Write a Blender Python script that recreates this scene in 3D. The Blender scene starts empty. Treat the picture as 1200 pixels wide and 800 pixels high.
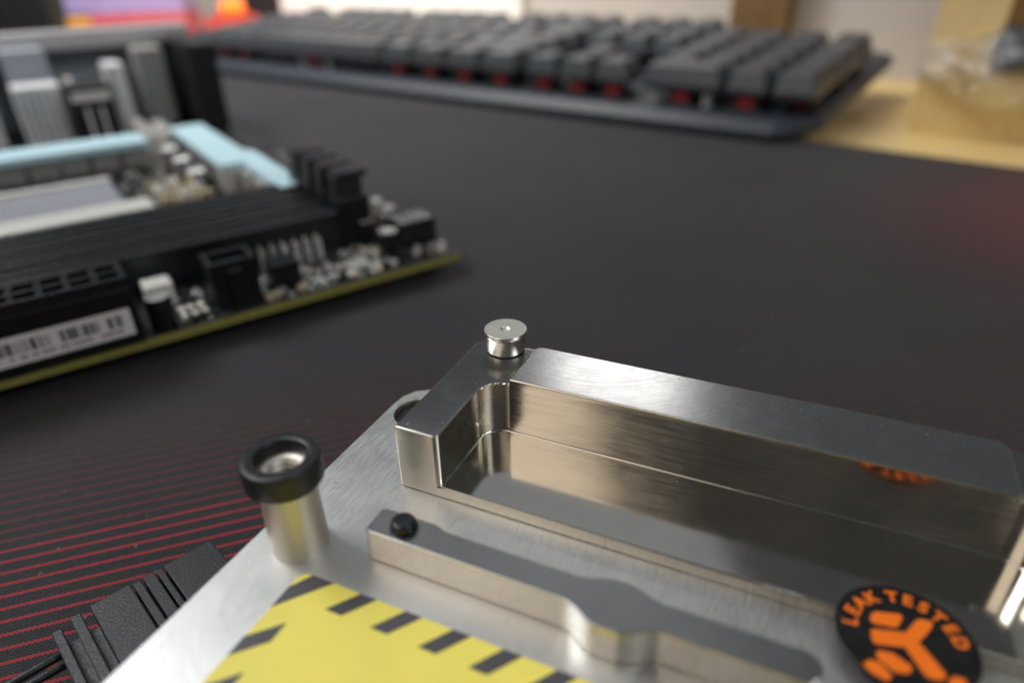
import bpy, bmesh, math, random
from mathutils import Vector, Matrix
from mathutils.geometry import tessellate_polygon

S = bpy.context.scene
COL = S.collection
MM = 0.001
R = math.radians

# ------------------------------------------------------------------ camera
def make_camera():
    p, ro = R(29.45), R(1.25)
    r = Vector((1, 0, 0)); d = Vector((0, -math.sin(p), -math.cos(p))); f = Vector((0, math.cos(p), -math.sin(p)))
    right = math.cos(ro) * r + math.sin(ro) * d
    down = -math.sin(ro) * r + math.cos(ro) * d
    m = Matrix((right, -down, -f)).transposed().to_4x4()
    m.translation = Vector((0, 0, 0.066))
    cam = bpy.data.cameras.new('camera'); o = bpy.data.objects.new('camera', cam); COL.objects.link(o)
    o.matrix_world = m
    cam.lens = 24; cam.sensor_width = 36; cam.clip_start = 0.002; cam.clip_end = 20
    cam.dof.use_dof = True; cam.dof.focus_distance = 0.0755; cam.dof.aperture_fstop = 12.5
    S.camera = o
make_camera()

# ------------------------------------------------------------------ light
W = bpy.data.worlds.new('World'); S.world = W; W.use_nodes = True
bgn = W.node_tree.nodes['Background']
bgn.inputs['Color'].default_value = (0.94, 0.97, 1.0, 1); bgn.inputs['Strength'].default_value = 0.08

def area(name, loc, target, sx, sy, power, color):
    l = bpy.data.lights.new(name, 'AREA'); l.shape = 'RECTANGLE'; l.size = sx; l.size_y = sy
    l.energy = power; l.color = color
    o = bpy.data.objects.new(name, l); COL.objects.link(o); o.location = loc
    o.rotation_euler = (Vector(target) - Vector(loc)).to_track_quat('-Z', 'Y').to_euler()
    return o
def polar(az, el, d, base=(0, 0.07, 0.02)):
    a, e = R(az), R(el)
    return (base[0] + d * math.sin(a) * math.cos(e), base[1] + d * math.cos(a) * math.cos(e), base[2] + d * math.sin(e))
area('window_light', polar(-68, 50, 1.0), (0, 0.1, 0), 0.45, 0.45, 5.2, (0.96, 0.985, 1.0))
area('ceiling_panel', (-0.25, 0.68, 0.85), (-0.25, 0.68, 0.0), 1.2, 0.85, 0.85, (0.90, 0.96, 1.0))
area('far_ceiling_lamp', polar(11, 32, 1.15), (0, 0.1, 0), 0.22, 0.12, 0.36, (1.0, 0.98, 0.95))
area('room_lamp', polar(-124, 47, 0.9), (0, 0.08, 0.02), 0.45, 0.85, 1.9, (1.0, 0.88, 0.74))
area('side_lamp', polar(128, 36, 1.0, (-0.05, 0.2, 0)), (-0.06, 0.22, 0.01), 0.3, 0.3, 1.7, (0.95, 0.98, 1.0))
area('added_wall_fill', (-0.18, 0.48, 0.34), (-0.18, 0.80, 0.03), 0.4, 0.1, 2.7, (1.0, 0.96, 0.92))  # added fill to brighten the back wall and white panel, not a known lamp

S.view_settings.view_transform = 'Standard'
S.view_settings.look = 'None'
S.view_settings.exposure = 0.0
S.view_settings.gamma = 1.0
S.render.engine = 'CYCLES'
S.cycles.max_bounces = 8

# ------------------------------------------------------------------ materials
MATS = {}
def new_mat(name):
    m = bpy.data.materials.new(name); m.use_nodes = True
    nt = m.node_tree; b = nt.nodes['Principled BSDF']
    MATS[name] = m
    return m, nt, b
def link(nt, a, b): nt.links.new(a, b)
def node(nt, kind, **kw):
    n = nt.nodes.new(kind)
    for k, v in kw.items(): setattr(n, k, v)
    return n
def math_n(nt, op, a, b=None, c=None, clamp=False):
    n = nt.nodes.new('ShaderNodeMath'); n.operation = op; n.use_clamp = clamp
    for i, v in enumerate((a, b, c)):
        if v is None: continue
        if isinstance(v, (int, float)): n.inputs[i].default_value = v
        else: nt.links.new(v, n.inputs[i])
    return n.outputs[0]
def mapr(nt, v, a, b, c, d, smooth=False):
    n = nt.nodes.new('ShaderNodeMapRange')
    if smooth: n.interpolation_type = 'SMOOTHSTEP'
    nt.links.new(v, n.inputs[0])
    for i, x in enumerate((a, b, c, d)): n.inputs[i + 1].default_value = x
    return n.outputs[0]
def noise(nt, vec, scale, detail=3, rough=0.5, stretch=None, rot=0.0):
    if stretch is not None:
        mp = node(nt, 'ShaderNodeMapping'); link(nt, vec, mp.inputs['Vector'])
        mp.inputs['Scale'].default_value = stretch; mp.inputs['Rotation'].default_value = (0, 0, rot)
        vec = mp.outputs[0]
    n = node(nt, 'ShaderNodeTexNoise'); link(nt, vec, n.inputs['Vector'])
    n.inputs['Scale'].default_value = scale; n.inputs['Detail'].default_value = detail; n.inputs['Roughness'].default_value = rough
    return n.outputs[0]
def mixc(nt, fac, a, b):
    n = node(nt, 'ShaderNodeMix', data_type='RGBA')
    for i, v in ((6, a), (7, b)):
        if isinstance(v, tuple): n.inputs[i].default_value = (*v, 1)
        else: nt.links.new(v, n.inputs[i])
    if isinstance(fac, (int, float)): n.inputs[0].default_value = fac
    else: nt.links.new(fac, n.inputs[0])
    return n.outputs[2]
def bump(nt, b, h, strength, dist):
    n = node(nt, 'ShaderNodeBump'); n.inputs['Strength'].default_value = strength; n.inputs['Distance'].default_value = dist
    link(nt, h, n.inputs['Height']); link(nt, n.outputs[0], b.inputs['Normal'])
def coord(nt): return node(nt, 'ShaderNodeTexCoord').outputs['Object']

def simple(name, color, rough=0.5, metal=0.0, var=0.12, nscale=900.0, bumpd=0.0, spec=0.5, rvar=0.1):
    m, nt, b = new_mat(name)
    oc = coord(nt); nz = noise(nt, oc, nscale, 4, 0.6)
    lo = tuple(c * (1 - var) for c in color); hi = tuple(min(1, c * (1 + var)) for c in color)
    link(nt, mixc(nt, mapr(nt, nz, 0.3, 0.7, 0, 1), lo, hi), b.inputs['Base Color'])
    link(nt, mapr(nt, nz, 0.3, 0.7, max(0, rough - rvar), min(1, rough + rvar)), b.inputs['Roughness'])
    b.inputs['Metallic'].default_value = metal; b.inputs['Specular IOR Level'].default_value = spec
    if bumpd: bump(nt, b, nz, 0.6, bumpd)
    return m

def nickel(name, rough, streak, stretch, rot=0.0, color=(0.66, 0.625, 0.57), bumpd=0.00001, aniso=0.0, fine=900):
    """plated metal with directional brush marks, stains and specks"""
    m, nt, b = new_mat(name)
    oc = coord(nt)
    st = noise(nt, oc, fine, 3, 0.65, stretch, rot)
    big = noise(nt, oc, 140, 3, 0.55)
    spk = noise(nt, oc, 1400, 2, 0.5)
    col = mixc(nt, mapr(nt, big, 0.3, 0.75, 0, 1), tuple(c * 0.9 for c in color), color)
    spot = mapr(nt, spk, 0.74, 0.79, 0, 0.55)
    col = mixc(nt, spot, col, (0.16, 0.15, 0.13))
    link(nt, col, b.inputs['Base Color'])
    r = math_n(nt, 'ADD', mapr(nt, st, 0.3, 0.7, rough - streak, rough + streak), mapr(nt, big, 0.3, 0.7, -0.03, 0.05))
    link(nt, r, b.inputs['Roughness'])
    b.inputs['Metallic'].default_value = 1.0
    b.inputs['Anisotropic'].default_value = aniso
    bump(nt, b, st, 0.5, bumpd)
    return m

nickel('nickel_plate', 0.43, 0.07, (1, 0.10, 1), R(-25), color=(0.71, 0.705, 0.69), bumpd=0.00007, fine=5200)
nickel('nickel_wall', 0.14, 0.05, (0.05, 1, 1.0), 0, color=(0.68, 0.635, 0.56), bumpd=0.000003, fine=3000)
nickel('nickel_bar', 0.22, 0.06, (0.05, 0.05, 1.0), 0, color=(0.68, 0.64, 0.58), bumpd=0.000006, fine=2500)
nickel('nickel_turned', 0.28, 0.06, (1, 1, 6), 0, color=(0.72, 0.68, 0.61), bumpd=0.000005, fine=900)
nickel('nickel_cap', 0.45, 0.08, (1, 1, 1), 0, color=(0.80, 0.78, 0.72), bumpd=0.00001, fine=4000)

nickel('nickel_satin', 0.54, 0.06, (1, 1, 6), 0, color=(0.74, 0.70, 0.63), bumpd=0.000005, fine=900)
def milled_top(name, cx, cy, rough, color, bd=0.0000008):
    """faced surface: fine concentric tool marks"""
    m, nt, b = new_mat(name)
    oc = coord(nt)
    sp = node(nt, 'ShaderNodeSeparateXYZ'); link(nt, oc, sp.inputs[0])
    dx = math_n(nt, 'SUBTRACT', sp.outputs[0], cx * MM); dy = math_n(nt, 'SUBTRACT', sp.outputs[1], cy * MM)
    rr = math_n(nt, 'SQRT', math_n(nt, 'ADD', math_n(nt, 'MULTIPLY', dx, dx), math_n(nt, 'MULTIPLY', dy, dy)))
    cb = node(nt, 'ShaderNodeCombineXYZ'); link(nt, math_n(nt, 'MULTIPLY', rr, 5000), cb.inputs[0])
    ring = noise(nt, cb.outputs[0], 1.0, 3, 0.7)
    big = noise(nt, oc, 180, 3, 0.55); spk = noise(nt, oc, 1500, 2, 0.5)
    col = mixc(nt, mapr(nt, big, 0.3, 0.75, 0, 1), tuple(c * 0.9 for c in color), color)
    dust = mapr(nt, spk, 0.745, 0.78, 0, 0.5)
    link(nt, mixc(nt, dust, col, (0.8, 0.8, 0.78)), b.inputs['Base Color'])
    smear = noise(nt, oc, 420, 5, 0.7)
    rg_ = math_n(nt, 'ADD', mapr(nt, ring, 0.3, 0.7, rough - 0.06, rough + 0.07), mapr(nt, smear, 0.45, 0.75, 0, 0.045))
    link(nt, math_n(nt, 'ADD', rg_, math_n(nt, 'MULTIPLY', dust, 0.4)), b.inputs['Roughness'])
    b.inputs['Metallic'].default_value = 1
    bump(nt, b, ring, 0.5, bd)
    return m
milled_top('nickel_top', -2, 38, 0.15, (0.56, 0.56, 0.56))
milled_top('nickel_raised', 12.5, 27, 0.22, (0.60, 0.60, 0.60))
milled_top('nickel_bar_top', 20, 40, 0.28, (0.41, 0.405, 0.40))
milled_top('nickel_floor', 30, -30, 0.10, (0.60, 0.575, 0.53))

def fillet_mat():
    m, nt, b = new_mat('nickel_fillet'); oc = coord(nt)
    sp = node(nt, 'ShaderNodeSeparateXYZ'); link(nt, oc, sp.inputs[0])
    ang = math_n(nt, 'ARCTAN2', math_n(nt, 'SUBTRACT', sp.outputs[1], 8.7 * MM), math_n(nt, 'SUBTRACT', sp.outputs[0], 7.25 * MM))
    ph = math_n(nt, 'ADD', math_n(nt, 'MULTIPLY', ang, 26.0), math_n(nt, 'MULTIPLY', sp.outputs[2], 17000))
    w = math_n(nt, 'SINE', ph)
    b.inputs['Base Color'].default_value = (0.66, 0.60, 0.51, 1); b.inputs['Metallic'].default_value = 1; b.inputs['Roughness'].default_value = 0.16
    bump(nt, b, w, 0.8, 0.00003)
    return m
fillet_mat()

simple('rubber', (0.012, 0.013, 0.015), 0.42, bumpd=0.00001, nscale=1500)
simple('black_screw', (0.012, 0.013, 0.018), 0.30, bumpd=0.000005)
simple('yellow_print', (0.96, 0.83, 0.15), 0.5, var=0.04, nscale=160, bumpd=0.00003)
simple('grey_print', (0.085, 0.08, 0.085), 0.42, var=0.08, nscale=400)
simple('sticker_black', (0.012, 0.012, 0.012), 0.28, var=0.2)
simple('sticker_orange', (1.0, 0.19, 0.006), 0.5, var=0.06)
simple('acrylic_dark', (0.02, 0.02, 0.022), 0.15)
simple('black_anodised', (0.013, 0.0145, 0.017), 0.42, var=0.5, nscale=4200, bumpd=0.00006, rvar=0.16)
simple('black_plastic', (0.006, 0.006, 0.0075), 0.38, bumpd=0.000006)
simple('slot_plastic', (0.011, 0.012, 0.014), 0.32, bumpd=0.000006)
simple('latch_plastic', (0.02, 0.018, 0.024), 0.4)
simple('pcb_top', (0.018, 0.02, 0.022), 0.32, var=0.5, nscale=700)
simple('pcb_edge', (0.33, 0.30, 0.075), 0.55, var=0.2)
simple('tin', (0.82, 0.81, 0.78), 0.25, 0.6)
simple('solder', (0.85, 0.84, 0.82), 0.16, 1.0)
simple('ceramic', (0.55, 0.45, 0.32), 0.45, var=0.3)
simple('led_white', (0.85, 0.84, 0.72), 0.3)
simple('gold', (0.80, 0.66, 0.42), 0.25, 1.0)
simple('label_paper', (0.86, 0.80, 0.79), 0.6, var=0.05)
simple('label_ink', (0.02, 0.02, 0.02), 0.6)
simple('choke_grey', (0.36, 0.35, 0.34), 0.45, var=0.2)
simple('choke_pale', (0.60, 0.57, 0.54), 0.45, var=0.1)
simple('pad_blue', (0.62, 0.88, 0.98), 0.5, var=0.04)
simple('silver_frame', (0.86, 0.85, 0.80), 0.35, 0.25, var=0.05)
simple('socket_grey', (0.30, 0.31, 0.35), 0.5, var=0.2)
simple('port_steel', (0.90, 0.94, 0.97), 0.3, 0.1, var=0.15, nscale=120)
simple('shroud_black', (0.011, 0.011, 0.013), 0.4)
simple('shroud_top', (0.62, 0.60, 0.62), 0.45)
simple('shroud_inner', (0.42, 0.48, 0.54), 0.5)
simple('keycap', (0.058, 0.062, 0.07), 0.36, bumpd=0.00002, nscale=1500)
simple('keyboard_plate', (0.028, 0.035, 0.048), 0.42)
simple('switch_red', (0.45, 0.03, 0.04), 0.4)
simple('switch_dark', (0.02, 0.02, 0.022), 0.4)
simple('switch_clear', (0.4, 0.4, 0.4), 0.3)
simple('cardboard', (0.74, 0.55, 0.26), 0.8, var=0.08, nscale=260, bumpd=0.00005, spec=0.2)
simple('cardboard_shaded', (0.20, 0.11, 0.035), 0.85, var=0.1, nscale=260, spec=0.2)  # same cardboard, with the shade inside the box painted in as darker brown
simple('navy_plastic', (0.03, 0.04, 0.06), 0.35)
simple('wall_paint', (0.50, 0.47, 0.45), 0.9, var=0.03, nscale=30)
simple('white_panel', (0.88, 0.87, 0.86), 0.6, var=0.02, nscale=30)
simple('brown_wood', (0.16, 0.09, 0.03), 0.6, var=0.2, nscale=120)
simple('purple_card', (0.34, 0.27, 0.52), 0.5, var=0.1, nscale=60)
simple('pink_card', (0.55, 0.10, 0.13), 0.5, var=0.1, nscale=60)
simple('amber_card', (0.75, 0.33, 0.06), 0.5)
simple('red_plastic', (0.42, 0.03, 0.01), 0.4)
def glow(name, color, strength):
    m, nt, b = new_mat(name); b.inputs['Base Color'].default_value = (*color, 1)
    b.inputs['Emission Color'].default_value = (*color, 1); b.inputs['Emission Strength'].default_value = strength
glow('orange_glow', (1.0, 0.20, 0.015), 1.1)

def wood_mat():
    m, nt, b = new_mat('desk_wood'); oc = coord(nt)
    g = noise(nt, oc, 60, 5, 0.6, (1, 8, 1), R(36.8))
    link(nt, mixc(nt, mapr(nt, g, 0.3, 0.7, 0, 1), (0.72, 0.50, 0.19), (0.88, 0.67, 0.31)), b.inputs['Base Color'])
    b.inputs['Roughness'].default_value = 0.42
    bump(nt, b, g, 0.2, 0.0001)
wood_mat()

def bag_mat():
    m, nt, b = new_mat('clear_film'); oc = coord(nt)
    tr = node(nt, 'ShaderNodeBsdfTransparent'); gl = node(nt, 'ShaderNodeBsdfGlossy'); mx = node(nt, 'ShaderNodeMixShader'); lw = node(nt, 'ShaderNodeLayerWeight')
    tr.inputs[0].default_value = (0.94, 0.95, 0.96, 1); gl.inputs['Roughness'].default_value = 0.12; gl.inputs[0].default_value = (1, 1, 1, 1)
    lw.inputs[0].default_value = 0.42
    bp = node(nt, 'ShaderNodeBump'); bp.inputs['Distance'].default_value = 0.004; bp.inputs['Strength'].default_value = 1.0
    link(nt, noise(nt, oc, 150, 4, 0.6), bp.inputs['Height'])
    for n_ in (gl, lw): link(nt, bp.outputs[0], n_.inputs['Normal'])
    link(nt, lw.outputs['Facing'], mx.inputs[0]); link(nt, tr.outputs[0], mx.inputs[1]); link(nt, gl.outputs[0], mx.inputs[2])
    nt.nodes.remove(b); link(nt, mx.outputs[0], nt.nodes['Material Output'].inputs['Surface'])
bag_mat()

def mat_fabric():
    """woven desk mat: dark cloth with printed red pinstripes that thin out across the print"""
    m, nt, b = new_mat('mat_fabric'); oc = coord(nt)
    mp = node(nt, 'ShaderNodeMapping'); link(nt, oc, mp.inputs[0])
    mp.inputs['Rotation'].default_value = (0, 0, R(-17.5)); mp.inputs['Scale'].default_value = (1000, 1000, 1000)
    wob = noise(nt, oc, 30, 2, 0.5)
    sp = node(nt, 'ShaderNodeSeparateXYZ'); link(nt, mp.outputs[0], sp.inputs[0])
    t, n = sp.outputs[0], sp.outputs[1]
    # weave (about 0.55 mm pitch), the thread twist also frays the stripe edges
    wa = math_n(nt, 'SINE', math_n(nt, 'ADD', math_n(nt, 'MULTIPLY', t, 11.5), math_n(nt, 'MULTIPLY', n, 5.2)))
    wb = math_n(nt, 'SINE', math_n(nt, 'MULTIPLY', n, 12.2))
    weave = math_n(nt, 'MULTIPLY', wa, wb)
    fz = noise(nt, oc, 2600, 2, 0.6)
    nn = math_n(nt, 'ADD', n, math_n(nt, 'MULTIPLY', wa, 0.05))
    ph = math_n(nt, 'FRACT', math_n(nt, 'ADD', math_n(nt, 'DIVIDE', math_n(nt, 'SUBTRACT', nn, 81.45), 2.075), 100.5))
    dist = math_n(nt, 'MULTIPLY', math_n(nt, 'ABSOLUTE', math_n(nt, 'SUBTRACT', ph, 0.5)), 2.075)
    strong = mapr(nt, n, 82.3, 82.7, 1, 0)
    fade = mapr(nt, n, 82, 125, 0.5, 0.0)
    tf = mapr(nt, t, 0, 45, 1, 0.17, True)
    st = math_n(nt, 'MULTIPLY', math_n(nt, 'MAXIMUM', strong, fade), tf)
    # second dense print field at the far right corner of the mat
    fx = math_n(nt, 'MULTIPLY', mapr(nt, t, 95, 230, 0, 0.9, True), mapr(nt, n, 110, 205, 1, 0, True))
    st = math_n(nt, 'MAXIMUM', st, fx)
    halfw = math_n(nt, 'ADD', mapr(nt, st, 0, 1, 0.09, 0.215), mapr(nt, fx, 0, 1, 0, 0.3))
    line = math_n(nt, 'MULTIPLY', mapr(nt, math_n(nt, 'SUBTRACT', halfw, dist), -0.05, 0.05, 0, 1), mapr(nt, st, 0, 0.9, 0.0, 1))
    line = math_n(nt, 'MULTIPLY', line, mapr(nt, fz, 0.25, 0.5, 0.6, 1), clamp=True)
    base = mixc(nt, mapr(nt, weave, -0.6, 0.7, 0, 1), (0.006, 0.0055, 0.0075), (0.052, 0.049, 0.057))
    base = mixc(nt, mapr(nt, fz, 0.35, 0.75, 0, 0.4), base, (0.02, 0.02, 0.023))
    lint = mapr(nt, noise(nt, oc, 900, 2, 0.5), 0.70, 0.745, 0, 0.55)
    base = mixc(nt, lint, base, (0.26, 0.26, 0.26))
    base = mixc(nt, mapr(nt, noise(nt, oc, 1100, 3, 0.7), 0.35, 0.65, 0.55, 0), base, (0.004, 0.005, 0.006))
    worn = noise(nt, oc, 22, 4, 0.6)
    base = mixc(nt, mapr(nt, worn, 0.35, 0.7, 0, 0.25), base, (0.05, 0.05, 0.054))
    link(nt, mixc(nt, line, base, (0.34, 0.024, 0.036)), b.inputs['Base Color'])
    b.inputs['Roughness'].default_value = 0.62
    b.inputs['Specular IOR Level'].default_value = 0.22
    b.inputs['Sheen Weight'].default_value = 0.10; b.inputs['Sheen Roughness'].default_value = 0.5
    h = math_n(nt, 'ADD', math_n(nt, 'MULTIPLY', weave, 0.5), math_n(nt, 'MULTIPLY', fz, 0.6))
    bump(nt, b, h, 0.6, 0.00012)
mat_fabric()

# ------------------------------------------------------------------ mesh helpers (all in millimetres)
def build(name, verts, faces, mat, parent=None, loc=None, rz=0.0, bevel=0.0, seg=2, smooth=False, mats=None, fmat=None, angle=35):
    me = bpy.data.meshes.new(name)
    me.from_pydata([(v[0] * MM, v[1] * MM, v[2] * MM) for v in verts], [], faces)
    bm = bmesh.new(); bm.from_mesh(me); bmesh.ops.recalc_face_normals(bm, faces=bm.faces); bm.to_mesh(me); bm.free()
    for x in (mats or [mat]): me.materials.append(MATS[x])
    if fmat:
        for p, i in zip(me.polygons, fmat): p.material_index = i
    if smooth:
        me.polygons.foreach_set('use_smooth', [True] * len(me.polygons)); me.set_sharp_from_angle(angle=R(angle))
    o = bpy.data.objects.new(name, me); COL.objects.link(o)
    if parent is not None: o.parent = parent
    if loc is not None: o.location = [c * MM for c in loc]
    o.rotation_euler = (0, 0, rz)
    if bevel:
        md = o.modifiers.new('bevel', 'BEVEL'); md.width = bevel * MM; md.segments = seg; md.limit_method = 'ANGLE'; md.angle_limit = R(angle)
        md.harden_normals = smooth; md.use_clamp_overlap = not smooth
    return o
def empty(name, loc=(0, 0, 0), rz=0.0, label=None, cat=None, group=None, rx=0.0):
    o = bpy.data.objects.new(name, None); COL.objects.link(o); o.empty_display_size = 0.005
    o.location = [c * MM for c in loc]; o.rotation_euler = (rx, 0, rz)
    if label: o['label'] = label
    if cat: o['category'] = cat
    if group: o['group'] = group
    return o
def boxvf(x0, x1, y0, y1, z0, z1):
    v = [(x0, y0, z0), (x1, y0, z0), (x1, y1, z0), (x0, y1, z0), (x0, y0, z1), (x1, y0, z1), (x1, y1, z1), (x0, y1, z1)]
    f = [(0, 3, 2, 1), (4, 5, 6, 7), (0, 1, 5, 4), (1, 2, 6, 5), (2, 3, 7, 6), (3, 0, 4, 7)]
    return v, f
def box(name, x0, x1, y0, y1, z0, z1, mat, parent=None, bevel=0.0, **k):
    v, f = boxvf(x0, x1, y0, y1, z0, z1)
    return build(name, v, f, mat, parent, bevel=bevel, **k)
def multi(name, boxes, mat, parent=None, bevel=0.0, **k):
    V, F = [], []
    for b in boxes:
        v, f = boxvf(*b); n = len(V); V += v; F += [tuple(i + n for i in q) for q in f]
    return build(name, V, F, mat, parent, bevel=bevel, **k)
def prism(name, outer, z0, z1, mat, parent=None, holes=(), bevel=0.0, **k):
    loops = [list(outer)] + [list(h) for h in holes]
    flat = [p for l in loops for p in l]; n = len(flat)
    V = [(p[0], p[1], z0) for p in flat] + [(p[0], p[1], z1) for p in flat]
    F = []
    if holes:
        tri = tessellate_polygon([[Vector((p[0], p[1], 0)) for p in l] for l in loops])
        for t in tri: F.append(tuple(t)); F.append(tuple(i + n for i in t))
    else:
        F.append(tuple(range(n))); F.append(tuple(range(n, 2 * n)))
    s = 0
    for l in loops:
        m = len(l)
        for i in range(m):
            a, b_ = s + i, s + (i + 1) % m
            F.append((a, b_, b_ + n, a + n))
        s += m
    return build(name, V, F, mat, parent, bevel=bevel, **k)
def lathe(name, prof, mat, parent=None, loc=(0, 0, 0), seg=48, closed=False, angle=40, mats=None, pm=None, **k):
    """prof: (radius, z) list"""
    V, F, FM = [], [], []
    for r, z in prof:
        for i in range(seg):
            a = 2 * math.pi * i / seg; V.append((r * math.cos(a), r * math.sin(a), z))
    m = len(prof)
    for j in range(m if closed else m - 1):
        j2 = (j + 1) % m
        for i in range(seg):
            i2 = (i + 1) % seg
            F.append((j * seg + i, j * seg + i2, j2 * seg + i2, j2 * seg + i)); FM.append(pm[j] if pm else 0)
    if not closed:
        F.append(tuple(range(seg))); FM.append(pm[0] if pm else 0)
        F.append(tuple(range((m - 1) * seg, m * seg))); FM.append(pm[m - 2] if pm else 0)
    return build(name, V, F, mat, parent, loc=loc, smooth=True, angle=angle, mats=mats, fmat=FM if pm else None, **k)
def arc(cx, cy, r, a0, a1, n):
    return [(cx + r * math.cos(R(a0 + (a1 - a0) * i / n)), cy + r * math.sin(R(a0 + (a1 - a0) * i / n))) for i in range(n + 1)]
def circle(cx, cy, r, n=40): return arc(cx, cy, r, 0, 360, n)[:-1]

# ------------------------------------------------------------------ setting: desk and wall
KB_A = R(-36.8); KX, KY = 103.1, 268.9
def kb(x, y): return (KX + x * math.cos(KB_A) - y * math.sin(KB_A), KY + x * math.sin(KB_A) + y * math.cos(KB_A))
desk = prism('desk', [kb(-1600, 240), kb(500, 240), kb(500, -420), kb(-1600, -420)], -28, -3, 'desk_wood'); desk['kind'] = 'structure'
w0, w1 = 205, 217
wall = prism('back_wall', [kb(-1600, w0), kb(500, w0), kb(500, w1), kb(-1600, w1)], -2.99, 120, 'wall_paint'); wall['kind'] = 'structure'

mat_o = prism('desk_mat', [(121.6 - 900 * 0.77, 272.9 + 900 * 0.638), (121.6, 272.9), (121.6 + 190 * 0.77, 272.9 - 190 * 0.638), (121.6 + 190 * 0.77 - 400 * 0.638, 272.9 - 190 * 0.638 - 400 * 0.77), (121.6 - 900 * 0.77 - 400 * 0.638, 272.9 + 900 * 0.638 - 400 * 0.77)], -2.98, 0, 'mat_fabric', bevel=0.6)
mat_o['label'] = 'black woven desk mat with red pinstripes lying under everything'; mat_o['category'] = 'desk mat'

# ------------------------------------------------------------------ the water block
YAW = R(-24.86); OX, OY = -11.754, 54.927
wb = empty('water_block', (OX, OY, 0), YAW, 'nickel plated water block with milled channel, standoff and stickers, in the foreground', 'water block')

# base plate with the slotted lug hole near its corner
pl_out = [(-9.45, -70), (72, -70), (72, 16.5), (-6.6, 16.9), (-8.1, 15.9), (-8.95, 14.3), (-9.15, 12.6)]
hole = circle(-5.25, 11.9, 2.95, 36)
prism('base_plate', pl_out, 16.6, 18.0, 'nickel_plate', wb, holes=[hole], bevel=0.12, angle=50)
lathe('grommet', [(2.6, 15.6), (2.6, 17.3), (1.5, 17.3), (1.5, 15.6)], 'rubber', wb, (-5.25, 11.9, 0), closed=True)
prism('underside_body', [(-4, -66), (70, -66), (70, 13), (-4, 13)], 0.05, 16.58, 'acrylic_dark', wb, bevel=0.5)

def channel_block():
    X0, X1, D = -0.2, 61.6, 19.2          # outer size
    zb, zf, zl, zr = 18.0, 19.3, 25.6, 26.22
    inner = arc(4.05, 0.6, 0.6, -90, 0, 5)                                   # rounded front edge of the left wall
    inner += arc(7.25, 8.7, 2.6, 180, 90, 12)                                # cutter radius in the back left corner
    nL = len(inner)
    innerR = [(61.4 - x, y) for x, y in reversed(inner)]
    inner = inner + innerR
    ni = len(inner)
    V, F, FM = [], [], []
    def add(p, z): V.append((p[0], p[1], z)); return len(V) - 1
    lo = [add(p, zf) for p in inner]                                          # at floor
    hi = [add(p, zl) for p in inner]                                          # at low wall top
    # raised deck outline: starts on the inner back edge
    ra, rb_ = inner[nL - 1], inner[nL]                                        # (7.25,11.3) and (54.15,11.3)
    r_in = [add(ra, zr), add(rb_, zr)]
    ro = [(54.15, 18.3), (53.9, 18.95), (53.2, D), (8.2, D), (7.5, 18.95), (7.25, 18.3)]
    rol = [add(p, zl) for p in ro]; roh = [add(p, zr) for p in ro]
    # outer corners at low level
    oc_ = [(X0, 0), (X1, 0), (X1, D - 0.8), (X1 - 0.8, D), (X0 + 0.8, D), (X0, D - 0.8)]
    ob = [add(p, zb) for p in oc_]; ot = [add(p, zl) for p in oc_]
    # inner walls
    for i in range(ni - 1):
        if i == nL - 1:
            F.append((lo[i], lo[i + 1], hi[i + 1], r_in[1], r_in[0], hi[i])); FM.append(0)
        else:
            F.append((lo[i], lo[i + 1], hi[i + 1], hi[i])); FM.append(3 if nL - 13 <= i < nL - 1 else 0)
    F.append(tuple(lo)); FM.append(2)                                          # channel floor
    F.append((ob[0], ob[1], ot[1], hi[-1], lo[-1], lo[0], hi[0], ot[0])); FM.append(0)   # front
    F.append((ob[1], ob[2], ot[2], ot[1])); FM.append(0)
    F.append((ob[2], ob[3], ot[3], ot[2])); FM.append(0)
    F.append((ob[3], ob[4], ot[4], rol[3], roh[3], roh[2], rol[2], ot[3])); FM.append(0)  # back
    F.append((ob[4], ob[5], ot[5], ot[4])); FM.append(0)
    F.append((ob[5], ob[0], ot[0], ot[5])); FM.append(0)
    F.append(tuple(ob)); FM.append(0)
    # left low top, right low top
    F.append(tuple([ot[0]] + hi[:nL] + [rol[5], rol[4], rol[3], ot[4], ot[5]])); FM.append(1)
    F.append(tuple([ot[1], ot[2], ot[3], rol[2], rol[1], rol[0]] + hi[nL:])); FM.append(1)
    # steps and raised deck
    F.append((hi[nL - 1], r_in[0], roh[5], rol[5])); FM.append(0)
    F.append((rol[5], roh[5], roh[4], rol[4])); FM.append(0)
    F.append((rol[4], roh[4], roh[3], rol[3])); FM.append(0)
    F.append((hi[nL], rol[0], roh[0], r_in[1])); FM.append(0)
    F.append((rol[0], rol[1], roh[1], roh[0])); FM.append(0)
    F.append((rol[1], rol[2], roh[2], roh[1])); FM.append(0)
    F.append((r_in[0], r_in[1], roh[0], roh[1], roh[2], roh[3], roh[4], roh[5])); FM.append(4)
    return build('channel_block', V, F, None, wb, mats=['nickel_wall', 'nickel_top', 'nickel_floor', 'nickel_fillet', 'nickel_raised'], fmat=FM, bevel=0.2, seg=3, angle=42, smooth=True)
channel_block()

# headed pin at the back corner
lathe('pin', [(1.9, 25.62), (1.9, 25.74), (2.28, 25.78), (2.30, 25.9), (2.30, 27.55), (2.34, 27.6), (2.48, 27.72), (2.52, 27.8), (2.52, 28.22), (2.46, 28.28), (0.62, 28.28), (0.5, 28.12), (0.28, 28.05), (0.2, 27.9)], 'nickel_turned', wb, (3.72, 18.2, 0), mats=['nickel_turned', 'nickel_cap'], pm=[0] * 9 + [1] * 4)

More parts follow.
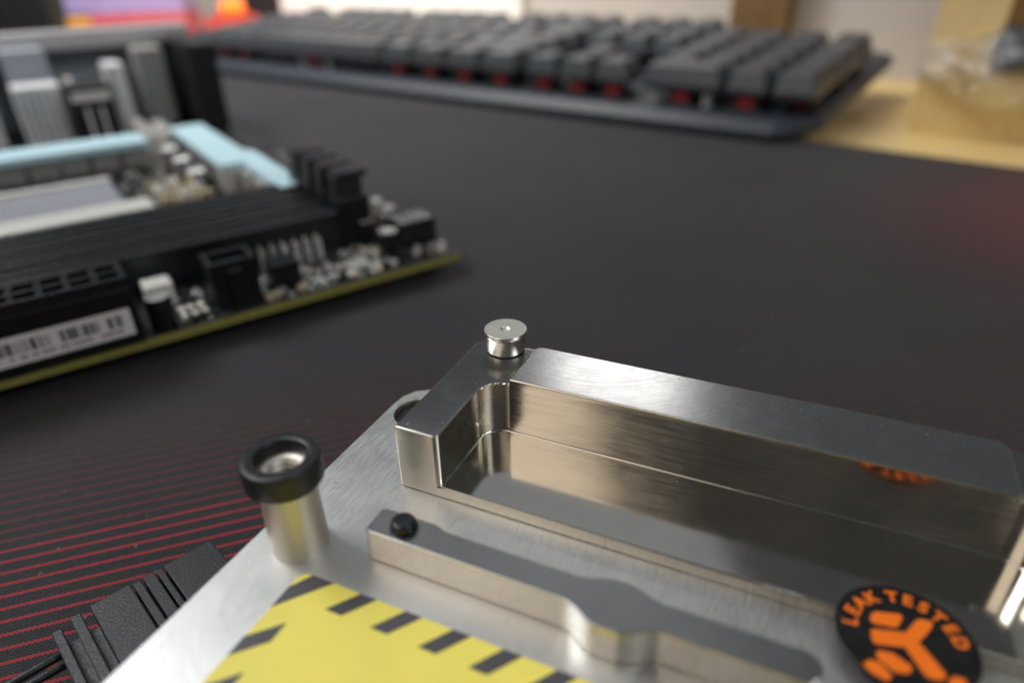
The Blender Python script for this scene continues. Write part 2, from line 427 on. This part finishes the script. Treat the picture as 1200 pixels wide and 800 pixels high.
# tapered standoff with rubber ring
so = lathe('standoff', [(2.72, 18.0), (2.72, 18.2), (2.5, 25.6), (2.38, 27.0), (2.2, 27.1), (1.55, 27.1), (1.3, 26.85), (1.42, 26.7), (1.22, 26.5), (1.42, 26.2), (1.22, 25.95), (1.42, 25.65), (1.22, 25.4), (1.42, 25.1), (1.22, 24.8), (1.2, 22.5)], 'nickel_satin', wb, (-4.72, -10.55, 0), angle=50)
rg = lathe('rubber_ring', [(2.45, 25.75), (3.25, 25.7), (3.46, 25.8), (3.52, 25.95), (3.52, 28.1), (3.46, 28.25), (3.32, 28.33), (2.4, 28.33), (2.25, 28.22), (2.2, 27.2)], 'rubber', so, (-0.12, 0.0, 0), closed=True, angle=60)
rg['label'] = 'black rubber ring on top of the standoff'

# long bar with a lobe and a rounded end
def smooth(a, b, x):
    t = max(0, min(1, (x - a) / (b - a))); return t * t * (3 - 2 * t)
def lobe(x, c, w, h, flat):
    d = abs(x - c)
    return h * (1 - smooth(flat, w, d))
front, back = [], []
xs = [3.0 + i * 0.25 for i in range(int((39.2 - 3.0) / 0.25))]
for x in xs:
    yf = -9.72 - lobe(x, 25.3, 4.0, 1.38, 0.9) ; yb = -6.52 - 0.45 * smooth(7.8, 9.6, x) + lobe(x, 25.3, 3.6, 0.85, 0.4)
    front.append((x, yf)); back.append((x, yb))
bar_out = [(2.42, -9.45), (2.55, -9.65)] + front + arc(39.2, -8.34, 1.38, -80, 80, 10) + list(reversed(back)) + [(2.75, -6.5), (2.4, -6.8)]
def bar():
    n = len(bar_out)
    V = [(p[0], p[1], 18.0) for p in bar_out] + [(p[0], p[1], 21.52) for p in bar_out]
    F = [tuple(range(n)), tuple(range(n, 2 * n))] + [(i, (i + 1) % n, (i + 1) % n + n, i + n) for i in range(n)]
    return build('support_bar', V, F, None, wb, mats=['nickel_bar', 'nickel_bar_top'], fmat=[0, 1] + [0] * n, bevel=0.17, seg=3, smooth=True, angle=42)
bar_o = bar()
sc = lathe('screw', [(1.32, 21.53), (1.30, 21.6), (1.12, 21.62), (1.12, 22.25), (0.98, 22.42), (0.8, 22.46), (0.2, 22.47)], 'black_screw', bar_o, (5.6, -8.05, 0))
sc['label'] = 'black domed screw head in the bar'

# yellow hazard label
lab = prism('warning_sticker', [(60, -69), (60, -13.4)] + arc(-1.1, -14.4, 1.0, 90, 180, 6) + [(-2.1, -69)], 18.005, 18.09, 'yellow_print', wb, bevel=0.03)
lab['label'] = 'yellow hazard sticker with grey stripes round its border'
stripes = [[(-0.95, -13.42), (1.35, -13.42), (-2.09, -17.65), (-2.09, -15.35)]]
for k in range(12):
    x = 5.75 + k * 4.55
    if x > 57: break
    stripes.append([(x - 1.55, -13.42), (x + 0.1, -13.42), (x - 1.75, -15.98), (x - 3.4, -15.98)])
for k in range(9):
    y = -18.35 - k * 4.9
    stripes.append([(0.25, y), (0.25, y - 1.95), (-2.09, y - 4.4), (-2.09, y - 2.45)])
for q in stripes: prism('stripe', q, 18.085, 18.115, 'grey_print', lab)

# round leak-test sticker lying over the channel lip
SX, SY, SZ = 46.5, -1.0, 19.33
rs = prism('round_sticker', circle(SX, SY, 5.1, 56), SZ, SZ + 0.1, 'sticker_black', wb)
rs['label'] = 'round black sticker with orange lettering and emblem'
zs0, zs1 = SZ + 0.09, SZ + 0.125
emb = [[(-2.4, 0.72), (-2.3, 1.3), (-1.97, 1.66), (-0.35, 2.1), (-0.12, 1.9), (-0.5, 0.85), (-0.8, 0.62), (-2.2, 0.42)],
       [(-2.35, -0.3), (-2.15, -0.1), (0.0, 0.5), (0.75, 1.95), (1.0, 2.2), (1.75, 2.35), (1.9, 2.1), (1.68, 1.45), (0.85, -0.05), (2.4, -2.1), (2.4, -2.4), (2.05, -2.85), (1.4, -2.95), (1.1, -2.85), (-0.1, -0.9), (-2.0, -1.45), (-2.25, -1.25)],
       [(-2.0, -2.15), (-1.75, -1.92), (-0.9, -1.78), (0.25, -2.4), (0.3, -2.7), (0.0, -3.2), (-0.7, -3.35), (-1.0, -3.3), (-1.95, -2.65)]]
for q in emb: prism('emblem', [(x * 1.05 + SX, y * 1.05 + SY) for x, y in q], zs0, zs1, 'sticker_orange', rs)
def text_mesh(name, chars, size, mat, parent, place, ext=0.015):
    """chars placed one by one: place(i) -> (x, y, z, angle) in mm; joined into one flat lettering mesh"""
    V, F = [], []
    dg = bpy.context.evaluated_depsgraph_get()
    for i, ch in enumerate(chars):
        if ch == ' ': continue
        cu = bpy.data.curves.new('letter', 'FONT'); cu.body = ch; cu.align_x = 'CENTER'; cu.size = size; cu.extrude = ext; cu.offset = size * 0.035
        ob = bpy.data.objects.new('letter', cu)
        me = ob.to_mesh()
        x, y, z, a = place(i); n = len(V)
        for v in me.vertices:
            p = v.co; V.append((x + p.x * math.cos(a) - p.y * math.sin(a), y + p.x * math.sin(a) + p.y * math.cos(a), z + p.z))
        for pg in me.polygons: F.append(tuple(j + n for j in pg.vertices))
        ob.to_mesh_clear(); bpy.data.objects.remove(ob); bpy.data.curves.remove(cu)
    return build(name, V, F, mat, parent)
txt = 'LEAK TESTED'
angs = [180, 163, 145.5, 128, 115, 103, 86, 69, 52, 35, 17]
text_mesh('lettering', txt, 1.5, 'sticker_orange', rs, lambda i: (SX + 3.45 * math.cos(R(angs[i])), SY + 3.45 * math.sin(R(angs[i])), zs0 + 0.02, R(angs[i] - 90)))
for q in ([(-2.9, -3.6), (-2.45, -3.0), (-1.75, -2.98), (-1.0, -3.8), (-1.3, -4.35), (-2.3, -4.1)], [(2.45, -2.7), (2.95, -2.1), (3.6, -2.05), (3.7, -2.6), (2.9, -3.4)]):
    prism('emblem', [(x * 1.05 + SX, y * 1.05 + SY) for x, y in q], zs0, zs1, 'sticker_orange', rs)

# ------------------------------------------------------------------ black ribbed heatsink on the mat, half under the plate
HA = YAW + R(-22.0)
hs = empty('ribbed_heatsink', (0, 0, 0), 0, 'black grooved metal heatsink lying on the mat, half under the nickel plate', 'heatsink')
# local frame: origin at its visible far corner, +u along the outer edge towards the viewer's left, +w under the plate
def wbp(x, y): return Vector((OX + x * math.cos(YAW) - y * math.sin(YAW), OY + x * math.sin(YAW) + y * math.cos(YAW)))
c0 = wbp(-24.51, -6.01); c1 = wbp(-29.25, -18.26)
du = (c1 - c0).normalized(); ang_u = math.atan2(du.y, du.x)
hs.location = (c0.x * MM, c0.y * MM, 0); hs.rotation_euler = (0, 0, ang_u)
# in this frame u grows along the edge, w (=+y) points under the plate
def slab(u0, u1, w0, w1, z0, z1, name='fin', bv=0.12): return box(name, u0, u1, w0, w1, z0, z1, 'black_anodised', hs, bevel=bv)
slab(0.0, 5.55, 0, 16, 2.0, 6.0, 'land')
slab(5.75, 6.45, 0.0, 16, 2.0, 5.85)
slab(6.65, 7.9, 0.0, 16, 2.0, 5.95)
slab(8.1, 9.0, 0.0, 16, 2.0, 5.8)
slab(9.2, 13.35, 0.0, 16, 2.0, 6.0, 'land')
slab(14.3, 15.35, 0.2, 16, 1.5, 6.0)
slab(16.3, 17.25, 0.9, 16, 1.5, 6.0)
slab(0.15, 17.2, 1.6, 16, 0.8, 4.2, 'core')
slab(13.3, 16.4, 2.4, 16, 2.0, 4.6, 'web')
for q in (0, 1):
    v = lathe('rod', [(0.4, 0), (0.45, 0.1), (0.45, 6.9), (0.4, 7)], 'black_anodised', hs, (16.4, 2.4 + q * 1.5, 4.0), seg=20)
    v.rotation_euler = (0, R(90), 0)

# ------------------------------------------------------------------ motherboard
MA = R(35.2)
MKX, MKY = -11.7, 152.0
mb = empty('motherboard', (MKX, MKY, 0), MA, 'black computer motherboard with light blue thermal pads, lying at the left', 'motherboard')
Z0, Z1 = 3.6, 5.3
def pcb():
    o_ = [(-150, -1.0)] + [(-2.0, -1.0), (-0.6, -0.4), (0, 1.0)] + [(0, 242), (-150, 242)]
    n = len(o_)
    V = [(x, y, Z0) for x, y in o_] + [(x, y, Z1) for x, y in o_]
    F = [tuple(range(n)), tuple(range(n, 2 * n))] + [(i, (i + 1) % n, (i + 1) % n + n, i + n) for i in range(n)]
    return build('circuit_board', V, F, None, mb, mats=['pcb_edge', 'pcb_top'], fmat=[0, 1] + [0] * n)
pcb()
rnd = random.Random(7)
for x, y in ((-6, 8), (-120, 8), (-6, 120), (-120, 225)): lathe('standoff_foot', [(3, 0.02), (3, Z0 - 0.02)], 'black_plastic', mb, (x, y, 0), seg=16)

# 24-pin power connector
atx = multi('power_connector', [(-123, -69.3, -1.6, 7.4, Z1, 16.2)], 'black_plastic', mb, bevel=0.25)
cells = []
wb_ = []
px = 4.2
for k in range(13): wb_.append((-69.9 - k * px - 0.55, -69.3 - k * px if k == 0 else -69.9 - k * px + 0.55, -1.6, 7.4, 16.2, 18.3))
wb_ += [(-123, -69.31, -1.59, -0.7, 16.19, 18.29), (-123, -69.31, 6.5, 7.39, 16.19, 18.29), (-123, -69.31, 2.5, 3.3, 16.19, 18.25)]
multi('socket_grid', wb_, 'slot_plastic', atx, bevel=0.1)
lb = prism('barcode_label', [(-120, 0), (-70.6, 0), (-70.6, 5.2), (-120, 5.2)], 0, 0.06, 'label_paper', atx)
lb.rotation_euler = (R(90), 0, 0); lb.location = (0, -1.63 * MM, 7.4 * MM)
x = -72.2; bars = []
while x > -118:
    w = rnd.choice((0.16, 0.16, 0.3, 0.45, 0.6)); 
    if not (-83.2 < x < -81.8 or -75.5 < x < -74.3): bars.append((x - w, x, 2.0, 4.2, 0.055, 0.085))
    x -= w + rnd.choice((0.18, 0.25, 0.4))
bc = multi('barcode_print', bars, 'label_ink', atx); bc.rotation_euler = (R(90), 0, 0); bc.location = lb.location
x = -72.4; tiny = []
while x > -118:
    w = rnd.uniform(0.25, 0.5)
    if rnd.random() < 0.72: tiny.append((x - w, x, 0.9, 1.4, 0.055, 0.085))
    x -= w + 0.16
tp = multi('small_print', tiny, 'label_ink', atx); tp.rotation_euler = (R(90), 0, 0); tp.location = lb.location

# memory slots with end latches
for k in range(4):
    y = 23.5 + k * 8.6
    sl = multi('memory_slot', [(-150, -21, y - 3.1, y - 0.9, Z1, 14.2), (-150, -21, y + 0.9, y + 3.1, Z1, 14.2), (-150, -21, y - 0.9, y + 0.9, Z1, 9)], 'slot_plastic', mb, bevel=0.35)
    multi('end_block', [(-21, -13.2, y - 3.6, y + 3.6, Z1, 17.0)], 'black_plastic', sl, bevel=0.4)
    multi('latch', [(-20.5, -13.8, y - 2.6, y + 2.6, 17.0, 22.2), (-19.8, -12.4, y - 2.9, y + 2.9, 20.9, 22.9)], 'latch_plastic', sl, bevel=0.4)

def capacitor(x, y, r, h, mat='black_plastic'):
    c = lathe('capacitor', [(r, Z1), (r, Z1 + h - 0.3), (r * 0.95, Z1 + h)], mat, mb, (x, y, 0), seg=28)
    lathe('cap_top', [(r * 0.93, Z1 + h), (r * 0.93, Z1 + h + 0.12), (r * 0.8, Z1 + h + 0.16)], 'tin', c, seg=28)
def chip(name, x, y, w, d, h, mat, bv=0.2, rz=0): 
    return box(name, x - w / 2, x + w / 2, y - d / 2, y + d / 2, Z1 + 0.01, Z1 + h, mat, mb, bevel=bv)
capacitor(-65.3, 2.6, 2.35, 6.2)
capacitor(-15.3, 6.2, 2.3, 6.6)
capacitor(-14.5, 20.5, 2.0, 5.0)
chip('choke', -63.6, 13.5, 5.2, 5.2, 5.0, 'silver_frame')
# internal USB header with shroud
uh = multi('usb_header', [(-55.2, -46.2, 2.4, 3.3, Z1, 15.2), (-55.2, -46.2, 8.7, 9.6, Z1, 15.2), (-55.2, -54.3, 3.3, 8.7, Z1, 15.19), (-47.1, -46.2, 3.3, 8.7, Z1, 15.19), (-52.2, -49.2, 1.5, 2.4, Z1, 13.5)], 'black_plastic', mb, bevel=0.25)
multi('key_tongue', [(-53.4, -48.0, 5.4, 6.6, Z1, 14.2)], 'slot_plastic', uh, bevel=0.2)
multi('header_pin', [(-53.2 + i * 1.05, -52.8 + i * 1.05, 4.4, 4.8, Z1, 12.8) for i in range(6)], 'tin', uh)
chip('header_block', -40.0, 7.2, 6.0, 5.5, 5.8, 'black_plastic')
for i in range(7):
    for j in range(2): box('header_pin', -44.5 + i * 2.54, -44.0 + i * 2.54, 13 + j * 2.54, 13.5 + j * 2.54, Z1, Z1 + 6.2, 'tin', mb)
# two digit status display in the corner
dsp = chip('status_display', -5.9, 13.2, 9.6, 8.0, 6.0, 'black_plastic', 0.3)
for i in range(4):
    for j in range(3): box('display_segment', -9.8 + i * 2.2, -8.3 + i * 2.2, 10.2 + j * 2.2, 11.5 + j * 2.2, Z1 + 6.0, Z1 + 6.12, 'tin', dsp)
for i in range(3): box('button', -3.6, -0.9, 24 + i * 7.5, 27 + i * 7.5, Z1, Z1 + 3.0, ('black_plastic', 'tin', 'tin')[i], mb, bevel=0.3)
for i in range(5): lathe('pin_post', [(0.45, Z1), (0.45, Z1 + 5.5), (0.3, Z1 + 5.9)], 'gold' if i % 2 else 'tin', mb, (-8.5 + (i % 2) * 2.2, 33 + i * 2.4, 0), seg=12)
chip('controller', -31.0, 14.0, 6.0, 6.0, 1.2, 'black_plastic')
chip('controller', -23.5, 6.0, 5.0, 5.0, 1.1, 'choke_grey')
for i in range(6): chip('led_lamp', -57.6 - (i % 3) * 1.9, 3.2 + (i // 3) * 3.4, 1.1, 1.5, 1.0, 'led_white', 0.1)
for x, y in ((-34, 2.6), (-30.5, 3.2), (-26.5, 3.0), (-21, 2.4)): chip('shunt_part', x, y, 2.4, 1.5, 1.1, 'tin', 0.12)
for i in range(6): chip('resistor', -20.2 + i * 0.95, 3.6, 0.55, 1.3, 0.7, 'tin', 0.05)
for i in range(6): chip('gold_contact', -9.5 + i * 1.0, 2.2 + (i % 2) * 1.2, 0.7, 0.8, 0.5, 'gold', 0.05)

# surface-mount scatter: too small and too many to pick apart
def smd():
    V, F, FM = [], [], []
    mats = ['tin', 'ceramic', 'black_plastic', 'led_white', 'choke_grey']
    areas = [(-62, -56, 0.8, 16, 40), (-46, -16, 0.8, 16, 170), (-14, -1, 1, 40, 90), (-55, -30, 62, 130, 190), (-50, -34, 128, 175, 60), (-12, -1, 60, 130, 60), (-110, -56, 112, 126, 40)]
    for x0, x1, y0, y1, n in areas:
        for _ in range(n):
            x, y = rnd.uniform(x0, x1), rnd.uniform(y0, y1); w, d = rnd.choice(((0.5, 1.0), (1.0, 0.5), (0.8, 1.6), (1.6, 0.8), (1.2, 2.0))); h = rnd.uniform(0.4, 1.1)
            v, f = boxvf(x - w / 2, x + w / 2, y - d / 2, y + d / 2, Z1, Z1 + h); k = len(V); V += v; F += [tuple(i + k for i in q) for q in f]
            FM += [rnd.choice((0, 1, 2, 2, 2, 2, 4, 4))] * 6
    o = build('surface_components', V, F, None, mb, mats=mats, fmat=FM); o['kind'] = 'stuff'
    V, F = [], []
    bm = bmesh.new(); bmesh.ops.create_icosphere(bm, subdivisions=2, radius=1)
    sv = [v.co.copy() for v in bm.verts]; sf = [tuple(v.index for v in f.verts) for f in bm.faces]; bm.free()
    for x0, x1, y0, y1, n in areas:
        for _ in range(int(n * 0.5)):
            x, y, r = rnd.uniform(x0, x1), rnd.uniform(y0, y1), rnd.uniform(0.2, 0.45); k = len(V); z = Z1 + rnd.uniform(0.0, 1.0)
            V += [(x + c.x * r, y + c.y * r, z + c.z * r * 0.7) for c in sv]; F += [tuple(i + k for i in q) for q in sf]
    o = build('solder_glints', V, F, 'solder', mb, smooth=True, angle=180); o['kind'] = 'stuff'  # shiny beads added at random to catch bright glints
smd()

# processor socket
soc = box('cpu_socket', -108, -58, 72, 112, Z1, 8.2, 'socket_grey', mb, bevel=0.6)
multi('socket_frame', [(-110, -53, 65.5, 76.5, 8.3, 10.4), (-110, -58, 109, 111.5, 8.21, 9.2)], 'silver_frame', soc, bevel=0.5)
for i in range(5): box('retention_tab', -100 + i * 10, -94 + i * 10, 62.5, 66.0, Z1, 9.6, 'black_plastic', soc, bevel=0.6)
for i in range(9): lathe('capacitor_can', [(2.0, Z1), (2.0, Z1 + 5.2), (1.7, Z1 + 5.6)], 'tin' if i % 2 else 'gold', mb, (-49 + (i % 3) * 5.2, 73 + (i // 3) * 7.5 + (i % 2) * 2, 0), seg=20)

# choke rows under light blue thermal pads
for i in range(7):
    x = -46.5 - i * 9.0
    chip('choke', x, 138, 7.6, 9, 6.6, 'choke_grey', 0.3)
    chip('mosfet', x, 127.5, 4.5, 6, 1.5, 'black_plastic', 0.15)
box('thermal_pad', -112, -41.5, 131.5, 146.5, Z1 + 6.65, Z1 + 8.9, 'pad_blue', mb, bevel=0.3)
for i in range(8):
    chip('choke', -25.4 if i > 3 else -22.6, 52.5 + i * 11.5, 8.6, 9.2, 7.2, 'choke_grey', 0.3)
chip('choke', -28.2, 83.5, 6.6, 6.0, 7.2, 'choke_pale', 0.3)
prism('thermal_pad', [(-25.0, 47.5), (-18.2, 47.5), (-18.2, 92), (-20.5, 95), (-20.5, 146), (-31.6, 146), (-31.6, 80.5), (-25.0, 80.5)], Z1 + 7.25, Z1 + 9.2, 'pad_blue', mb, bevel=0.3)
for i in range(6): chip('capacitor_block', -36.5, 84 + i * 9, 5, 5.5, 6.5, ('black_plastic', 'tin')[i % 2], 0.6)

# rear input/output ports under their shroud
sh = multi('port_shroud', [(-150, -2.0, 222, 238, 39, 43), (-150, -2.1, 235, 238, Z1, 39), (-13.0, -2.0, 178, 234.9, Z1, 38.99)], 'shroud_black', mb, bevel=1.5)
box('shroud_cover', -150, -2.2, 216, 221.9, 36, 43.5, 'shroud_top', sh, bevel=1.5)
box('shroud_lining', -150, -13.2, 231, 234.8, Z1 + 0.2, 38.9, 'shroud_inner', sh)
for x, w, y0, h, m_ in ((-23, 11, 200, 31, 'choke_grey'), (-38, 7, 192, 27, 'port_steel'), (-66, 16, 190, 22, 'port_steel'), (-66, 15, 206, 33, 'shroud_inner'), (-87, 13, 192, 21, 'port_steel'), (-87, 12, 207, 32, 'shroud_inner'), (-108, 15, 194, 24, 'port_steel'), (-129, 15, 194, 30, 'port_steel')):
    p = box('port', x - w / 2, x + w / 2, y0, y0 + 14, Z1, Z1 + h, m_, mb, bevel=1.2)
    multi('port_seam', [(x - w / 2 + 1.2 + k * 2.6, x - w / 2 + 1.9 + k * 2.6, y0 - 0.3, y0 + 0.2, Z1 + 2, Z1 + h - 2.5) for k in range(int((w - 2) / 2.6))], 'socket_grey', p)
hd = box('port_header', -57.5, -42.5, 180, 194, Z1, 27, 'black_plastic', mb, bevel=0.8)
multi('header_stripe', [(-56.5, -43.5, 179.5, 180.2, 21.5, 24.5), (-53, -51.8, 179.5, 180.2, 7, 19), (-48, -47, 179.5, 180.2, 7, 19)], 'label_paper', hd)
lathe('port_knob', [(2.4, 27.01), (2.6, 28.2), (1.6, 30)], 'solder', hd, (-55, 186, 0), seg=20)
for k in range(7): lathe('capacitor_can', [(2.3, Z1), (2.3, Z1 + 7.5), (1.9, Z1 + 8)], 'tin', mb, (-37 + (k % 2) * 6.0, 152 + (k // 2) * 9.0, 0), seg=20)

# ------------------------------------------------------------------ keyboard
kbd = empty('keyboard', (KX, KY, 0), KB_A, 'dark grey mechanical keyboard with raised keycaps over red switches at the back', 'keyboard', rx=0)
kbd.rotation_euler = Matrix.Rotation(KB_A, 3, 'Z').to_4x4().to_3x3().to_euler()
kbd.rotation_euler = (Matrix.Rotation(KB_A, 3, 'Z') @ Matrix.Rotation(R(4.6), 3, 'X')).to_euler()
kout = [(-424, 0), (-1, 0), (4, 3), (13.5, 20), (13.5, 146), (10, 149), (-420, 149), (-428, 141), (-428, 4)]
def kbase():
    n = len(kout)
    ins = [(x + (3 if x < -400 else (-3 if x > 5 else 0)), y + (5 if y < 5 else (-3 if y > 140 else 0))) for x, y in kout]
    V = [(x, y, 1.0) for x, y in kout] + [(x, y, 4.2) for x, y in kout] + [(x, y, 7.0) for x, y in ins]
    F = [tuple(range(n)), tuple(range(2 * n, 3 * n))]
    for L in (0, n): F += [(i + L, (i + 1) % n + L, (i + 1) % n + n + L, i + n + L) for i in range(n)]
    return build('top_plate', V, F, 'keyboard_plate', kbd, bevel=0.8)
kbase()
U = 19.05
def keycap_mesh(w, d):
    hx, hy = (w * U - 2.6) / 2, (d * U - 2.6) / 2
    z0, z1, z2 = 13.6, 16.2, 23.2
    tx, ty = hx - 2.5, hy - 2.0
    V = [(-hx, -hy, z0), (hx, -hy, z0), (hx, hy, z0), (-hx, hy, z0), (-hx, -hy, z1), (hx, -hy, z1), (hx, hy, z1), (-hx, hy, z1),
         (-tx, -ty + 0.8, z2), (tx, -ty + 0.8, z2), (tx, ty + 0.8, z2), (-tx, ty + 0.8, z2)]
    F = [(0, 3, 2, 1), (8, 9, 10, 11)] + [(i, (i + 1) % 4, (i + 1) % 4 + 4, i + 4) for i in range(4)] + [(i + 4, (i + 1) % 4 + 4, (i + 1) % 4 + 8, i + 8) for i in range(4)]
    return build('keycap', V, F, 'keycap', kbd, bevel=0.7)
caps = {}
sw0 = None
def place_key(cx, cy, w, d=1):
    global sw0
    key = (w, d)
    if key not in caps:
        o = keycap_mesh(w, d); caps[key] = o
    else:
        o = caps[key].copy(); COL.objects.link(o); o.parent = kbd
    o.location = (cx * MM, cy * MM, 0)
    if sw0 is None:
        V, F, FM = [], [], []
        for b, m in (((-7, 7, -6.5, 6.5, 6.9, 8.6), 0), ((-5.2, 5.2, -5.2, 5.2, 8.6, 10.2), 0), ((-3.2, 3.2, -6.0, 2.4, 8.0, 14.2), 1)):
            v, f = boxvf(*b); k = len(V); V += v; F += [tuple(i + k for i in q) for q in f]; FM += [m] * 6
        s = sw0 = build('key_switch', V, F, None, kbd, mats=['switch_dark', 'switch_red'], fmat=FM, bevel=0.3)
    else:
        s = sw0.copy(); COL.objects.link(s); s.parent = kbd
    s.location = (cx * MM, cy * MM, 0)
    if w >= 2 and cy < 30:
        for sx in (-1, 1): lathe('stabiliser', [(2.2, 7.0), (2.2, 13.8)], 'switch_clear', kbd, (cx + sx * 11.9, cy - 4.5, 0), seg=14)
XR = 11.3; XL = XR - 22.5 * U; Y0 = 21.0
def row(y, items, x0=0.0):
    x = x0
    for it in items:
        if it < 0: x += -it; continue
        place_key(XL + (x + it / 2) * U, Y0 + y * U, it); x += it
row(0, [1.25, 1.25, 1.25, 6.25, 1.25, 1.25, 1.25, 1.25, -0.25, 1, 1, 1, -0.25, 2, 1])
row(1, [2.25] + [1] * 10 + [2.75, -0.25, -1, 1, -1, -0.25, 1, 1, 1])
row(2, [1.75] + [1] * 11 + [2.25, -0.25, -3, -0.25, 1, 1, 1])
row(3, [1.5] + [1] * 12 + [1.5, -0.25, 1, 1, 1, -0.25, 1, 1, 1])
row(4, [1] * 13 + [2, -0.25, 1, 1, 1, -0.25, 1, 1, 1, 1])
row(5.35, [1, -1, 1, 1, 1, 1, -0.5, 1, 1, 1, 1, -0.5, 1, 1, 1, 1, -0.25, 1, 1, 1])
place_key(XR - 0.5 * U, Y0 + 0.5 * U, 1, 2); place_key(XR - 0.5 * U, Y0 + 2.5 * U, 1, 2)
vw = lathe('volume_wheel', [(6.5, -14), (7.0, -13.5), (7.0, 13.5), (6.5, 14)], 'switch_dark', kbd, (-65, 126, 12), seg=32); vw.rotation_euler = (0, R(90), 0)
for i in range(4): box('media_key', -40 + i * 12, -30 + i * 12, 120, 127, 7.0, 10, 'keycap', kbd, bevel=0.6)

# ------------------------------------------------------------------ things behind
# open cardboard box with a bagged part
BA = R(-40.0); bxo = empty('cardboard_box', (171.2, 298.4, -2.99), BA, 'open tan cardboard box standing on the wooden desk at the right', 'box')
box('front_panel', 0, 170, 0, 2.5, 0, 26, 'cardboard', bxo, bevel=0.4)
box('side_panel', 0, 2.5, 2.6, 120, 0, 26, 'cardboard', bxo, bevel=0.4)
box('back_panel', 0, 170, 120.1, 122.6, 0, 95, 'cardboard_shaded', bxo, bevel=0.4)
box('bottom_panel', 2.6, 167.4, 2.6, 120, 0, 2.2, 'cardboard_shaded', bxo)
box('side_panel', 167.5, 170, 2.6, 120, 0, 26, 'cardboard', bxo, bevel=0.4)
fl = box('flap', 0.2, 24, 0, 2.2, 0, 75, 'cardboard', bxo, bevel=0.4); fl.location = (0, 3.2 * MM, 25 * MM); fl.rotation_euler = (R(-6), 0, 0)
fr = random.Random(3)
def bag():
    bm = bmesh.new(); bmesh.ops.create_icosphere(bm, subdivisions=4, radius=1)
    from mathutils import noise as mn
    for v in bm.verts:
        n = mn.noise(v.co * 2.2) * 0.35 + mn.noise(v.co * 5.5) * 0.20
        v.co *= 1 + n; v.co = Vector((v.co.x * 31, v.co.y * 20, v.co.z * 12))
    V = [tuple(v.co) for v in bm.verts]; F = [tuple(v.index for v in f.verts) for f in bm.faces]; bm.free()
    return V, F
V, F = bag()
bg = build('plastic_bag', V, F, 'clear_film', None, smooth=True, angle=60)
bg.rotation_euler = (R(8), R(6), BA); bg.location = (0.197, 0.279, 0.0235)
bg['label'] = 'crumpled clear plastic bag spilling over the cardboard box front'; bg['category'] = 'bag'
def gadget():
    g = empty('bagged_part', (204.5, 277.5, 30), BA, 'dark navy plastic part inside the clear plastic bag', 'part')
    box('body', -16, 22, -9, 9, -7, 9, 'navy_plastic', g, bevel=2.5)
    box('cap', -6, 14, -7, 7, 9.02, 13, 'navy_plastic', g, bevel=1.5)
gadget()

# wall-side things
wp = box('white_panel', -560, -262, 198, 204, -2.9, 100, 'white_panel', None, bevel=0.5); wp.location = (KX * MM, KY * MM, 0); wp.rotation_euler = (0, 0, KB_A)
wp['label'] = 'bright white upright panel behind the left half of the keyboard'; wp['category'] = 'panel'
pst = box('brown_post', -93, -57, 190, 204, -2.9, 110, 'brown_wood', None, bevel=1.0); pst.location = (KX * MM, KY * MM, 0); pst.rotation_euler = (0, 0, KB_A)
pst['label'] = 'dark brown post behind the right end of the keyboard'; pst['category'] = 'post'
pb = empty('printed_carton', (-353, 705, 0), R(8), 'purple carton with red lower band behind the motherboard', 'carton')
box('carton_body', -50, 52, 0, 60, 26, 95, 'purple_card', pb, bevel=1)
box('red_band', -30, 52.4, -0.4, 60.4, 0.02, 26, 'pink_card', pb, bevel=1)
box('amber_band', -52, -30.2, -0.6, 60.2, 0.02, 24, 'amber_card', pb, bevel=1)
dk = empty('black_case', (-520, 690, 0), R(12), 'black case with a pale round knob at the far left behind the motherboard', 'case')
box('case_body', -120, 95, 0, 80, 0.02, 110, 'shroud_black', dk, bevel=4)
kn = lathe('knob', [(14, 0), (14, 6), (11, 8)], 'label_paper', dk, (40, -0.5, 42), seg=28); kn.rotation_euler = (R(90), 0, 0)
og = empty('orange_lamp', (-247, 690, 0), 0, 'small glowing orange lamp on a red base left of the keyboard', 'lamp')
lathe('lamp_base', [(32, 0.02), (34, 8), (29, 18), (18, 24), (12, 26)], 'red_plastic', og, seg=36)
lathe('lamp_glow', [(9, 26), (11, 28), (10, 34), (4, 37)], 'orange_glow', og, seg=28)
bk = box('dark_case', -262, -150, 760, 800, -2.9, 70, 'shroud_black', None, bevel=3)
bk['label'] = 'low dark box behind the orange lamp, left of the white panel'; bk['category'] = 'box'
